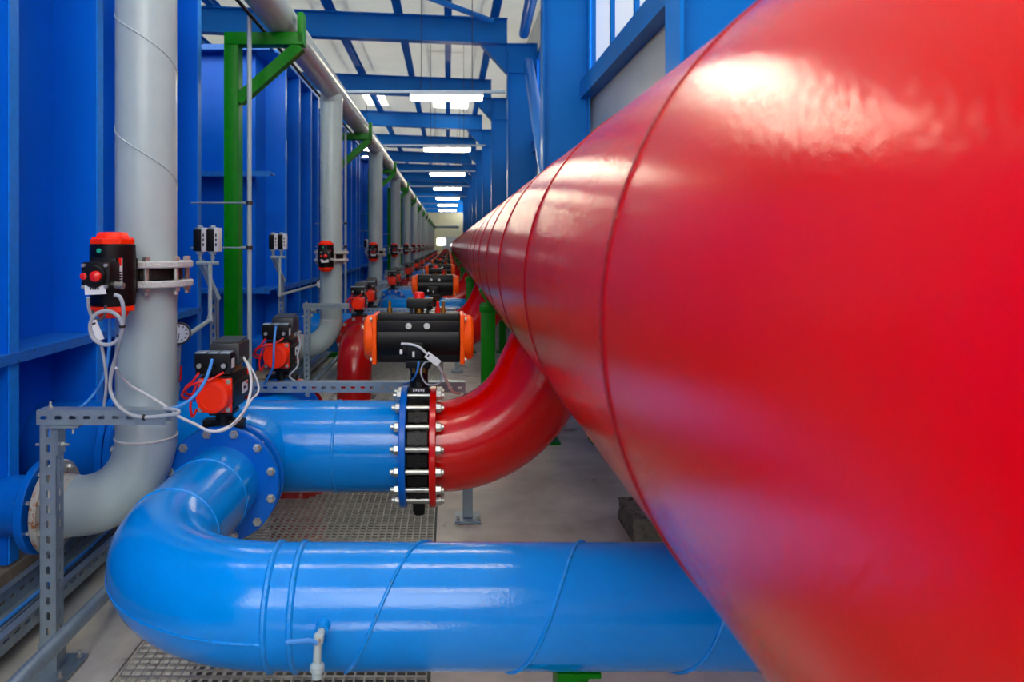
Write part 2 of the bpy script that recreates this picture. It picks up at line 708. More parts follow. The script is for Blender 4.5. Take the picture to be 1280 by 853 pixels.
PL = PM / 4
DPF = 1.018 * T - .36          # y of the front down-pipe at station 0
DPB = 2 * 1.22 * T - DPF       # y of the rear one
GY = .2
cache = {}
gk = 0
for i in range(0, 4 * NST):
    y0 = GY + i * PL
    # which down-pipe falls in this panel
    hole = None
    for k in range(NST):
        for yd in ((DPB + k * PM) if k % 2 == 0 else (DPF + k * PM),):
            if y0 - .15 < yd < y0 + PL + .15:
                hole = (-.87, round(yd - y0, 3))
    key = hole
    if key not in cache:
        me = mesh_of('floor_grating', grate_panel(PL, hole), 'grate', None)
        cache[key] = me
    o = bpy.data.objects.new('floor_grating', cache[key])
    o.location = (0, y0, 0)
    C.objects.link(o)
    setp(o, 'steel floor grating panel over the trench, %s from the camera' % (ORD[i] if i < 16 else 'far down the aisle, number %d' % (i + 1)) if i < 16 else 'steel floor grating panel far down the trench, a thin sliver between pipes', 'grating', 'floor grating panels')

# ================================================================== TANKS


def tank(name, label, t0, t1, ribs, front=True, group='blue steel tanks along the left side'):
    y0, y1 = t0 * T, t1 * T
    zt, zb = EYE + 1.87, .19
    o = thing(name, label, 'tank', (-1.85, y0, zb), group)
    m = MB()
    m.box((-4.0, (y0 + y1) / 2, (zt + zb) / 2), (4.3, y1 - y0, zt - zb))
    part(o, 'wall_plate', m, 'tank')
    for t in ribs:
        y = t * T
        m = MB()
        m.box((-1.752, y, (zt + zb) / 2), (.2, .012, zt - zb - .02))
        rb = part(o, 'rib', m, 'tank')
        m = MB()
        m.box((-1.652, y + .03, (zt + zb) / 2), (.012, .06, zt - zb - .02))
        part(rb, 'rib_flange', m, 'tankedge')
    sh = EYE - .415
    m = MB()
    m.box((-1.75, (y0 + y1) / 2, sh), (.21, y1 - y0 + .02, .016))
    m.box((-1.64, (y0 + y1) / 2, sh - .012), (.012, y1 - y0 + .02, .04))
    part(o, 'shelf', m, 'shelf', 'worn blue horizontal stiffener')
    m = MB()
    m.box((-1.75, (y0 + y1) / 2, zt), (.22, y1 - y0, .03))
    part(o, 'top_rim', m, 'tankedge')
    if front:
        for z, d in ((sh, .2), (EYE + .68, .2), (zt - .005, .2)):
            m = MB()
            m.box((-3.9, y0 - d / 2, z), (4.48, d, .018))
            m.box((-3.9, y0 - d, z - .01), (4.48, .012, .05))
            part(o, 'front_stiffener', m, 'shelf')
        m = MB()
        for X in (-2.6, -3.6, -4.6):
            m.box((X, y0 - .1, (zt + zb) / 2), (.012, .18, zt - zb - .03))
        part(o, 'front_rib', m, 'tank')
    return o


def nozzle(o, t, Z, r, X1):
    m = MB()
    c = P(-1.9, t, Z)
    m.cyl(c, P(X1, t, Z), r, 32)
    n = part(o, 'nozzle', m, 'flange')
    m = MB()
    fr = r * 1.37 if r > .15 else r * 1.55
    m.disc(P(X1, t, Z), (1, 0, 0), .03, fr, 40)
    part(n, 'nozzle_flange', m, 'flange')
    return n


tk1 = tank('steel_tank', 'blue ribbed steel tank behind the nearest grey riser, cut by the left picture edge', -.25, 1.77, (-.24, .0, .25, .5, .75, 1.0, 1.25, 1.5, 1.755), False)
nozzle(tk1, 1.0, -.976, .11, -1.535)
nozzle(tk1, 1.22, -.916, .203, -1.49)
tk2 = tank('steel_tank', 'blue ribbed steel tank behind the nearest green post, its front wall facing the camera', 2.56, 3.385, (2.70, 2.95, 3.2, 3.37))
nozzle(tk2, 1.0 + PITCH, -.976, .11, -1.535)
nozzle(tk2, 1.22 + PITCH, -.916, .203, -1.49)
for k in range(1, NST - 1):
    (dup if k < 3 else far)(tk2, (0, k * PM, 0), 'blue ribbed steel tank, %s in the row behind the grey risers' % ORD[k + 1])

# ================================================================== GREY HEADER AND RISERS
GXP, HZ = -1.132, 1.53
hd = thing('grey_header_pipe', 'long grey pipe running high along the tanks, joining all the grey risers', 'pipe', P(GXP, 1, HZ))
m = MB()
pts = [P(GXP, -1.4, HZ)] + [P(GXP, t * .5, HZ) for t in range(1, 44)] + arc(P(GXP + .3, 22, HZ), (-1, 0, 0), (0, 1, 0), .3, 0, PI / 2, 10) + [P(.9, 22, HZ) + V((0, .3, 0))]
m.tube(pts, .108, 32)
part(hd, 'main_pipe', m, 'grey')
for k in range(NST + 1):
    t = 1.4 + PITCH * k
    m = MB()
    m.lathe(P(GXP, t, HZ), (0, 1, 0), [(-.006, .107), (-.003, .111), (.003, .111), (.006, .107)], 32)
    part(hd, 'weld_bead', m, 'weld')
    m = MB()
    m.lathe(P(GXP, 1 + PITCH * k, HZ - .16), (0, 0, 1), [(0, .104), (.02, .112), (.07, .112), (.09, .104)], 32)
    part(hd, 'branch_collar', m, 'grey')


def riser(label):
    o = thing('riser_pipe', label, 'pipe', P(GXP, 1, -.976), 'grey riser pipes along the tanks')
    m = MB()
    m.cyl(P(GXP, 1, -.085), P(GXP, 1, HZ - .09), .108, 40)
    u = part(o, 'upper_pipe', m, 'grey')
    m = MB()
    hx = []
    for i in range(0, 161):
        f = PI + i / 160 * 2 * PI * 3.6
        hx.append(P(GXP, 1, 1.30 - .42 * (f - PI) / (2 * PI)) + V((math.cos(f) * .108, math.sin(f) * .108, 0)))
    m.tube(hx, .0036, 6)
    part(u, 'spiral_weld', m, 'grey')
    m = MB()
    m.cyl(P(GXP, 1, -.715), P(GXP, 1, -.125), .108, 40)
    part(o, 'lower_pipe', m, 'grey')
    m = MB()
    R = .262
    m.tube(arc(P(GXP - R, 1, -.715), (1, 0, 0), (0, 0, -1), R, 0, PI / 2, 18) + [P(-1.43, 1, -.977)], .1095, 40)
    e = part(o, 'elbow', m, 'grey')
    m = MB()
    m.tube([P(GXP, 1, -.715) + V((math.cos(i * PI / 16) * .1095, math.sin(i * PI / 16) * .1095, 0)) for i in range(32)], .005, 8, closed=True)
    part(e, 'weld_bead', m, 'weld', 'pale raised weld ring')
    m = MB()
    m.lathe(P(-1.425, 1, -.977), (-1, 0, 0), [(-.03, .1085), (-.02, .113), (.03, .118), (.045, .118)], 40)
    part(e, 'rusty_collar', m, 'greyrust', 'rust-streaked collar')
    m = MB()
    m.disc(P(-1.482, 1, -.977), (1, 0, 0), .025, .168, 40)
    ef = part(o, 'end_flange', m, 'greyrust')
    for i in range(8):
        a = PI / 8 + i * PI / 4
        c = P(-1.457, 1, -.977) + V((0, math.cos(a) * .142, math.sin(a) * .142))
        m = bolt_mb(c, (1, 0, 0), .012, .016, .012)
        m.cyl(c, c + V((-.09, 0, 0)), .008, 8)
        part(ef, 'bolt', m, 'bolt')
    for z, d in ((-.082, 1), (-.128, -1)):
        m = MB()
        m.disc(P(GXP, 1, z), (0, 0, d), .025, .166, 48)
        part(o, 'valve_flange', m, 'weld')
    return o


rs = riser('grey vertical riser pipe bending into the tank, nearest to the camera')
repeat(rs, NST, lambda k: 'grey vertical riser pipe bending into the tank, %s in the row from the camera' % ORD[k], 1)


def riser_valve(label):
    y = T
    o = thing('riser_valve', label, 'valve', P(GXP, 1, -.105), 'actuated valves on the grey risers')
    m = MB()
    m.disc(P(GXP, 1, -.128), (0, 0, 1), .046, .13, 40)
    m.cyl(P(GXP, 1, -.105), P(GXP, 1, -.105) + V((0, -.2, 0)), .03, 20)
    m.box(P(GXP, 1, -.105) + V((-.02, -.175, 0)), (.12, .012, .12))
    part(o, 'valve_body', m, 'blackm')
    for i in range(8):
        a = PI / 8 + i * PI / 4
        c = P(GXP, 1, 0) + V((math.cos(a) * .143, math.sin(a) * .143, 0))
        m = MB()
        z0, z1 = EYE - .18, EYE - .04
        m.cyl((c.x, c.y, z0), (c.x, c.y, z1), .0095, 10)
        m.lathe((c.x, c.y, EYE - .057), (0, 0, 1), [(0, .015), (.014, .015), (.016, .012)], 6)
        m.lathe((c.x, c.y, EYE - .153), (0, 0, -1), [(0, .015), (.014, .015), (.016, .012)], 6)
        part(o, 'stud_bolt', m, 'bolt')
    ax, ay = GXP - .012, T - .245
    m = MB()
    prof = [(-.105, .068), (-.1, .072), (.1, .072), (.105, .068)]
    m.lathe((ax, ay, EYE - .1), (0, 0, 1), prof, 40)
    m.bbox((ax, ay + .03, EYE - .1), (.1, .09, .17), .008)
    m.bbox((ax + .0, ay - .055, EYE - .1), (.09, .04, .12), .006)
    b = part(o, 'actuator_body', m, 'black')
    for d in (1, -1):
        m = MB()
        zc = EYE - .1 + d * .105
        m.lathe((ax, ay, zc), (0, 0, d), [(0, .073), (.016, .074), (.018, .058), (.036, .05), (.04, .044)], 8)
        for i in range(4):
            a = PI / 4 + i * PI / 2
            m.cyl((ax + math.cos(a) * .062, ay + math.sin(a) * .062, zc), (ax + math.cos(a) * .062, ay + math.sin(a) * .062, zc + d * .022), .007, 8)
        part(o, 'end_cap', m, 'redcap', 'orange-red end cap')
    m = MB()
    m.disc((ax - .012, ay - .071, EYE - .018), (0, -1, 0), .005, .008, 16, .001)
    part(b, 'indicator_dot', m, 'teal', 'teal dot')
    m = MB()
    m.box((ax + .05, ay - .053, EYE - .085), (.012, .003, .085), MX.Rotation(.75, 3, 'Z'))
    st = part(b, 'sticker', m, 'white', 'white and red maker sticker')
    m = MB()
    m.box((ax + .0495, ay - .055, EYE - .055), (.0095, .003, .026), MX.Rotation(.75, 3, 'Z'))
    part(st, 'red_print', m, 'knob')
    m = MB()
    for i in range(4):
        m.box((ax + .051, ay - .055, EYE - .09 - i * .009), (.006, .003, .005), MX.Rotation(.75, 3, 'Z'))
    part(st, 'dark_print', m, 'ink')
    # limit switch box standing off the front
    sx, sy, sz = GXP + .005, ay - .12, EYE - .098
    m = MB()
    m.bbox((sx, sy, sz), (.092, .075, .09), .008)
    m.bbox((sx, sy + .045, sz), (.05, .03, .06), .004)
    m.disc((sx, sy - .036, sz), (0, -1, 0), .018, .037, 28, .005)
    ls = part(o, 'limit_switch', m, 'black')
    m = MB()
    m.lathe((sx + .011, sy - .05, sz), (0, -1, 0), [(0, .018), (.014, .017), (.02, .008), (.021, 0)], 20)
    m.lathe((sx - .03, sy - .042, sz), (0, -1, 0), [(0, .012), (.012, .011), (.016, 0)], 16)
    part(ls, 'position_indicator', m, 'knob', 'red position window')
    m = MB()
    m.prism([(sx - .032, sy - .041, sz - .03), (sx + .032, sy - .041, sz - .03), (sx + .038, sy - .041, sz - .057), (sx - .03, sy - .041, sz - .06)], (0, -.002, 0))
    lb = part(ls, 'tag_plate', m, 'white', 'white tag plate')
    m = MB()
    for i in range(4):
        m.box((sx - .012 + i * .008, sy - .0435, sz - .04), (.005, .002, .007))
    part(ls, 'tag_print', m, 'ink')
    for dx in (-1, 1):
        for dz in (-1, 1):
            m = MB()
            m.cyl((sx + dx * .036, sy - .036, sz + dz * .034), (sx + dx * .036, sy - .046, sz + dz * .034), .006, 8)
            part(ls, 'screw', m, 'bolt')
    m = MB()
    m.cyl((sx + .046, sy, sz - .03), (sx + .075, sy - .005, sz - .034), .011, 8)
    part(ls, 'cable_gland', m, 'bolt')
    return o


rv = riser_valve('black actuated valve with orange-red caps clamped in the nearest grey riser')
repeat(rv, NST, lambda k: 'black actuated valve with orange-red caps in the %s grey riser from the camera' % ORD[k], 1)

# ================================================================== BLUE CROSS PIPES
PZ = -.916
BX = -.87


def cross_pipe(label):
    o = thing('blue_cross_pipe', label, 'pipe', P(-1.0, 1.22, PZ), 'blue cross pipes from the tanks')
    m = MB()
    m.cyl(P(-1.43, 1.22, PZ), P(-.2, 1.22, PZ), .203, 56)
    part(o, 'main_pipe', m, 'pipe')
    for i, X in enumerate((-.5, -1.2)):
        m = MB()
        m.lathe(P(X, 1.22, PZ), (1, 0, 0), [(-.007, .202), (-.003, .2065), (.003, .2065), (.007, .202)], 56)
        part(o, 'weld_bead', m, 'seam')
    for d, nm in ((-1, 'branch'), (1, 'branch')):
        m = MB()
        y0 = 1.22 * T
        yf = 1.055 * T if d < 0 else (2 * 1.22 - 1.055) * T
        m.cyl((BX, y0, EYE + PZ), (BX, yf, EYE + PZ), .155, 48)
        m.lathe((BX, y0 + d * .16, EYE + PZ), (0, d, 0), [(0, .19), (.045, .168), (.08, .161)], 48)
        br = part(o, 'branch', m, 'pipe')
        m = MB()
        m.disc((BX, yf, EYE + PZ), (0, d, 0), .026, .2225, 56)
        part(br, 'branch_flange', m, 'flange')
    m = MB()
    m.disc(P(-.212, 1.22, PZ), (1, 0, 0), .03, .268, 64)
    part(o, 'valve_flange', m, 'flange')
    m = MB()
    m.disc(P(-1.458, 1.22, PZ), (1, 0, 0), .03, .268, 56)
    tf = part(o, 'tank_flange', m, 'flange')
    for i in range(16):
        a = (i + .5) * PI / 8
        c = P(-1.428, 1.22, PZ) + V((0, math.cos(a) * .242, math.sin(a) * .242))
        part(tf, 'bolt', bolt_mb(c, (1, 0, 0), .014, .016, .01), 'bolt')
    return o


cp = cross_pipe('blue flanged cross pipe nearest to the camera, running from the tank to the red header')
repeat(cp, NST, lambda k: 'blue cross pipe from the tank to the red header, %s from the camera' % ORD[k], 1)

# ---- small actuated valve on a branch


def branch_valve(label, front=True):
    yv = 1.037 * T          # middle of wafer
    o = thing('branch_valve', label, 'valve', (BX, yv, EYE + PZ), 'small actuated valves on the blue branches')
    z0 = EYE + PZ
    m = MB()
    m.disc((BX, yv - .02, z0), (0, 1, 0), .04, .175, 48)
    m.cyl((BX, yv, z0 + .16), (BX, yv, z0 + .272), .034, 20)
    m.bbox((BX, yv, z0 + .225), (.16, .05, .035), .008)
    m.bbox((BX, yv, z0 + .272), (.09, .1, .016), .003)
    part(o, 'valve_body', m, 'blackm')
    az = EYE - .56
    ya, yb = yv - .105, yv + .115
    m = MB()
    m.lathe((BX, ya, az), (0, 1, 0), [(0, .064), (.004, .068), (yb - ya - .004, .068), (yb - ya, .064)], 36)
    m.bbox((BX, (ya + yb) / 2, az + .045), (.115, yb - ya, .052), .006)
    m.bbox((BX, (ya + yb) / 2, az - .05), (.1, yb - ya - .02, .04), .006)
    m.bbox((BX + .055, (ya + yb) / 2, az + .0), (.03, yb - ya, .08), .006)
    b = part(o, 'actuator_body', m, 'black')
    for d, y in ((-1, ya), (1, yb)):
        m = MB()
        m.bbox((BX, y + d * .008, az), (.128, .016, .128), .006)
        m.lathe((BX, y + d * .014, az), (0, d, 0), [(0, .066), (.02, .064), (.034, .058), (.036, .044), (.0335, .042), (.034, 0)], 40)
        c = part(o, 'end_cap', m, 'redcap', 'orange-red round end cap')
        for dx in (-1, 1):
            for dz in (-1, 1):
                part(c, 'cap_bolt', bolt_mb((BX + dx * .052, y + d * .016, az + dz * .052), (0, d, 0), .008, .008), 'bolt')
    m = MB()
    m.box((BX + .0715, yv + .03, az + .005), (.002, .07, .042))
    st = part(b, 'sticker', m, 'white', 'white sticker with an orange corner')
    m = MB()
    m.box((BX + .0728, yv + .055, az + .02), (.002, .018, .012))
    part(st, 'orange_print', m, 'orange')
    m = MB()
    m.box((BX + .0728, yv + .02, az + .005), (.002, .026, .01))
    part(st, 'dark_print', m, 'ink')
    # mounting block, limit switch box and solenoid bank on top
    m = MB()
    m.bbox((BX + .01, yv + .02, az + .085), (.08, .11, .03), .004)
    m.cyl((BX, yv - .02, az + .07), (BX, yv - .02, az + .11), .034, 16)
    part(o, 'mounting_block', m, 'brass', 'brownish mounting bracket')
    m = MB()
    m.bbox((BX + .012, yv + .035, az + .142), (.115, .15, .085), .012)
    m.prism([(BX - .04, yv - .03, az + .184), (BX + .064, yv - .03, az + .184), (BX + .06, yv + .1, az + .192), (BX - .036, yv + .1, az + .192)], (0, 0, .004))
    part(o, 'limit_switch', m, 'dgrey', 'dark grey switch box')
    m = MB()
    sy = yv - .1
    m.bbox((BX - .005, sy, az + .13), (.135, .06, .055), .004)
    m.bbox((BX - .005, sy + .005, az + .095), (.13, .06, .03), .003)
    for i in range(3):
        m.cyl((BX - .05 + i * .045, sy - .025, az + .112), (BX - .05 + i * .045, sy - .045, az + .108), .011, 10)
    s = part(o, 'solenoid_block', m, 'black')
    m = MB()
    for i in range(3):
        m.bbox((BX - .05 + i * .045, sy - .004, az + .16), (.04, .05, .006), .002)
    part(s, 'terminal_cover', m, 'galv')
    for i in range(2):
        m = MB()
        m.cyl((BX - .048 + i * .09, sy - .043, az + .115), (BX - .048 + i * .09, sy - .052, az + .115), .009, 10)
        part(s, 'plug_screw', m, 'bolt')
    m = MB()
    m.box((BX + .063, sy, az + .12), (.002, .034, .034))
    part(s, 'label_plate', m, 'white')
    # red pilot tubes looping from block to cap
    for pts in (
        [(BX - .05, sy - .04, az + .09), (BX - .07, sy - .05, az + .06), (BX - .105, sy - .03, az + .03), (BX - .105, sy, az - .0), (BX - .07, sy + .03, az)],
        [(BX + .04, sy - .04, az + .09), (BX + .0, sy - .07, az + .068), (BX - .07, sy - .08, az + .05), (BX - .11, sy - .05, az + .005), (BX - .085, sy + .0, az - .02)],
        [(BX - .066, sy - .03, az + .04), (BX - .08, sy - .045, az - .02), (BX - .074, sy - .045, az - .072), (BX - .066, sy - .02, az - .05)],
    ):
        m = MB()
        m.tube(spline(pts, 6), .0048, 8)
        part(o, 'pilot_tube', m, 'rtube', 'thin red air tube')
    return o


def branch_bolts(par, yface, d, m='bolt'):
    for i in range(12):
        a = (i + .5) * PI / 6
        c = V((BX + math.cos(a) * .2, yface, EYE + PZ + math.sin(a) * .2))
        mb = bolt_mb(c, (0, d, 0), .0145, .014)
        mb.cyl(c, c - V((0, d * .1, 0)), .008, 8)
        mb.lathe(c - V((0, d * .094, 0)), (0, -d, 0), [(0, .0145), (.014, .0145)], 6)
        part(par, 'bolt', mb, m)


bv = branch_valve('small actuator with round red cap on the nearest blue branch, before the cross pipe')
DB = .39 * T
for k in range(NST):
    for j in (0, 1):
        if k == 0 and j == 0:
            continue
        lab = 'small red-capped actuator %s the %s blue cross pipe from the camera' % ('in front of' if j == 0 else 'behind', ORD[k])
        (dup if k <= 1 else far)(bv, (0, k * PM + j * DB * .92, 0), lab)

# ---- blue outlet pipe (front branch of station 1): flange, elbow, long run to the right
LT_ = .679


def blue_outlet(label, mirror=False):
    """elbow from the branch flange to a run under the red header"""
    s = -1 if not mirror else 1
    yc = 1.22 * T
    yf = yc + s * (1.22 - 1.018) * T          # outer face of flange
    yr = yc + s * (1.22 - LT_) * T            # axis of the run
    R = .435
    z = EYE + PZ
    o = thing('blue_outlet_pipe', label, 'pipe', (BX, yf, z), 'blue outlet pipes bending under the red header')
    m = MB()
    m.disc((BX, yf - s * .026, z), (0, s, 0), .026, .2225, 64)
    f = part(o, 'flange', m, 'flange')
    branch_bolts(f, yf, s)
    m = MB()
    m.cyl((BX, yf - s * .01, z), (BX, yr - s * R, z), .148, 64)
    part(o, 'stub_pipe', m, 'pipe')
    m = MB()
    c = V((BX + R, yr - s * R, z))
    ap = arc(c, (-1, 0, 0), (0, s, 0), R, 0, PI / 2, 24)
    m.tube(ap, .1485, 64)
    e = part(o, 'elbow', m, 'pipe')
    # weld along the outside of the bend
    m = MB()
    m.tube([c + V((-math.cos(a) * (R + .1455), s * math.sin(a) * (R + .1455), -.022)) for a in [i / 24 * (PI / 2) for i in range(25)]], .0045, 8)
    part(e, 'bend_weld', m, 'seam')
    m = MB()
    m.cyl((BX + R, yr, z), (1.6, yr, z), .148, 64)
    rp = part(o, 'run_pipe', m, 'pipe')
    for q, (oo, ax, rr) in enumerate((((BX, yf + s * .17, z), (0, 1, 0), .0035), ((BX, yr - s * R, z), (0, 1, 0), .004), ((BX + R, yr, z), (1, 0, 0), .006), ((BX + R + .062, yr, z), (1, 0, 0), .006))):
        m = MB()
        m.lathe(oo, ax, [(-rr * 1.6, .147), (-rr * .6, .148 + rr), (rr * .6, .148 + rr), (rr * 1.6, .147)], 64)
        part(o, 'weld_bead', m, 'seam')
    m = MB()
    hx = []
    for i in range(150):
        a = i / 149 * 2 * PI * 4.4
        hx.append(V((-.085 + .0 - .41 * (a / (2 * PI)) + 1.64, yr - math.sin(a) * .149, z + math.cos(a) * .149)))
    hx = [h for h in hx if BX + R + .1 < h.x < 1.55]
    m.tube(hx, .005, 8)
    part(rp, 'spiral_weld', m, 'seam')
    return o


bo = blue_outlet('large blue pipe bending from the nearest branch flange and running right across the foreground')
for k in range(2, 9, 2):
    far(bo, (0, k * PM, 0), 'blue pipe bending right under the red header, before the %s cross pipe' % ORD[k])

# green foot under that pipe and a drain cock on its front
ps = thing('pipe_support', 'green steel T-shaped foot under the foreground blue pipe at the bottom edge', 'support', (.31, LT_ * T, 0))
m = MB()
m.bbox((.327, LT_ * T, EYE + PZ - .157), (.11, .09, .014), .003)
part(ps, 'saddle_plate', m, 'green')
m = MB()
m.box((.30, LT_ * T, (EYE + PZ - .164) / 2 + .003), (.055, .08, EYE + PZ - .17))
m.prism([(.327, LT_ * T - .004, EYE + PZ - .163), (.37, LT_ * T - .004, EYE + PZ - .163), (.327, LT_ * T - .004, EYE + PZ - .26)], (0, .008, 0))
part(ps, 'stem', m, 'green')
m = MB()
m.box((.30, LT_ * T, .008), (.16, .18, .012))
part(ps, 'base_plate', m, 'green')

yv = LT_ * T
dc = Q(402, 793, .617)
cock = thing('drain_cock', 'small grey drain tap with a blue lever on the foreground blue pipe', 'tap', dc)
m = MB()
m.cyl((dc.x, yv - .13, dc.z + .012), (dc.x, dc.y + .0, dc.z + .006), .016, 14)
part(cock, 'socket', m, 'seam')
m = MB()
m.tube(spline([(dc.x, dc.y + .002, dc.z + .006), (dc.x - .002, dc.y - .02, dc.z + .002), (dc.x - .004, dc.y - .028, dc.z - .02), (dc.x - .005, dc.y - .028, dc.z - .055)], 6), .0095, 12)
m.lathe((dc.x - .005, dc.y - .028, dc.z - .05), (0, 0, -1), [(0, .01), (.006, .0165), (.018, .0165), (.022, .012), (.034, .012), (.036, .009)], 14)
m.bbox((dc.x - .002, dc.y - .022, dc.z + .002), (.022, .02, .02), .004)
part(cock, 'tap_body', m, 'grey')
m = MB()
m.cyl((dc.x - .003, dc.y - .03, dc.z + .002), (dc.x - .003, dc.y - .042, dc.z + .002), .007, 8)
part(cock, 'lever_nut', m, 'greyrust')
m = MB()
m.tube(spline([(dc.x - .002, dc.y - .04, dc.z + .001), (dc.x - .02, dc.y - .042, dc.z + .008), (dc.x - .035, dc.y - .046, dc.z + .009), (dc.x - .072, dc.y - .046, dc.z + .006)], 5), .0055, 8)
part(cock, 'lever', m, 'btube', 'blue lever')

# ---- red down pipes


def down_pipe(label, front):
    s = -1 if front else 1
    yc = 1.22 * T
    yf = yc + s * (1.22 - 1.018) * T
    z = EYE + PZ
    R = .32
    o = thing('red_down_pipe', label, 'pipe', (BX, yf, z), 'red pipes bending down into the trench')
    m = MB()
    m.disc((BX, yf - s * .026, z), (0, s, 0), .026, .2225, 48)
    f = part(o, 'flange', m, 'reddark')
    branch_bolts(f, yf, s)
    m = MB()
    c = V((BX, yf + s * .04, z - R))
    m.tube([V((BX, yf - s * .01, z))] + arc(c, (0, 0, 1), (0, s, 0), R, 0, PI / 2, 20) + [V((BX, yf + s * (.04 + R), -.6))], .162, 48)
    part(o, 'bend_pipe', m, 'reddark')
    return o


dpb = down_pipe('dark red pipe bending down into the trench behind the nearest blue cross pipe', False)
for k in range(2, 9, 2):
    far(dpb, (0, k * PM, 0), 'dark red pipe bending into the trench behind the %s cross pipe' % ORD[k])
dpf = down_pipe('dark red pipe bending down into the trench left of the large black actuator', True)
dpf.location.y += PM
dpf['_loc'] = list(dpf.location)
for k in range(2, 9, 2):
    far(dpf, (0, k * PM, 0), 'dark red pipe bending into the trench in front of the %s cross pipe' % ORD[k + 1])

# ================================================================== RED HEADER
RX, RZ, RR = .69, -.095, .5
rh = thing('red_header_pipe', 'huge glossy red header pipe filling the right side of the picture', 'pipe', P(RX, 1, RZ - RR))
m = MB()
m.cyl(P(RX, -1.4, RZ), P(RX, 23, RZ), RR, 160)
part(rh, 'main_pipe', m, 'red')
for k in range(-5, 40):
    t = .328 + .335 * k
    m = MB()
    wd = .006
    m.lathe(P(RX, t, RZ), (0, 1, 0), [(-wd, RR - .001), (-wd * .5, RR + .003), (wd * .5, RR + .003), (wd, RR - .001)], 160)
    part(rh, 'weld_bead', m, 'redseam', 'dark red raised weld ring')
EX = -.045
Rb = .5
th = math.radians(66)
for k in range(NST):
    t = 1.22 + PITCH * k
    c = P(EX, t, PZ + Rb)
    ap = [P(EX - .02, t, PZ)] + arc(c, (0, 0, -1), (1, 0, 0), Rb, 0, th, 24)
    d = V((math.cos(th), 0, math.sin(th)))
    ap = ap + [ap[-1] + d * .12, ap[-1] + d * .3]
    m = MB()
    m.tube(ap, .203, 56 if k < 2 else 28)
    e = part(rh, 'outlet_elbow', m, 'redpipe')
    m = MB()
    m.disc(P(-.082, t, PZ), (1, 0, 0), .03, .268, 64)
    part(e, 'elbow_flange', m, 'redpipe')

# ---- green header supports


def header_support(label):
    t = 1.9
    y = t * T
    o = thing('header_support', label, 'support', (RX, y, 0), 'green steel supports under the red header')

    def under(x):
        return EYE + RZ - math.sqrt(max(0, RR ** 2 - (x - RX) ** 2))
    for x in (.285, .71, 1.095):
        zt = under(x) - .01
        m = MB()
        m.bbox((x, y, (zt + .01) / 2), (.1 if x < .5 else .085, .1, zt - .03), .006)
        lg = part(o, 'leg', m, 'green')
        m = MB()
        m.box((x, y, .009), (.16, .18, .016))
        part(lg, 'foot_plate', m, 'green')
    m = MB()
    pts = [V((RX + math.cos(a) * (RR + .012), y, EYE + RZ + math.sin(a) * (RR + .012))) for a in [math.radians(205 + i * 130 / 24) for i in range(25)]]
    for a, b in zip(pts, pts[1:]):
        m.beam(a, b, .14, .014, (a - V((RX, y, EYE + RZ))).normalized())
    part(o, 'saddle', m, 'green')
    m = MB()
    m.bbox((.285, y, under(.285) - .06), (.118, .118, .05), .006)
    part(o, 'leg_collar', m, 'green')
    return o


hs = header_support('green steel support under the red header just behind the nearest red elbow')
repeat(hs, NST - 1, lambda k: 'green steel support under the red header, %s along the aisle' % ORD[k], 1)

# ================================================================== MAIN VALVES


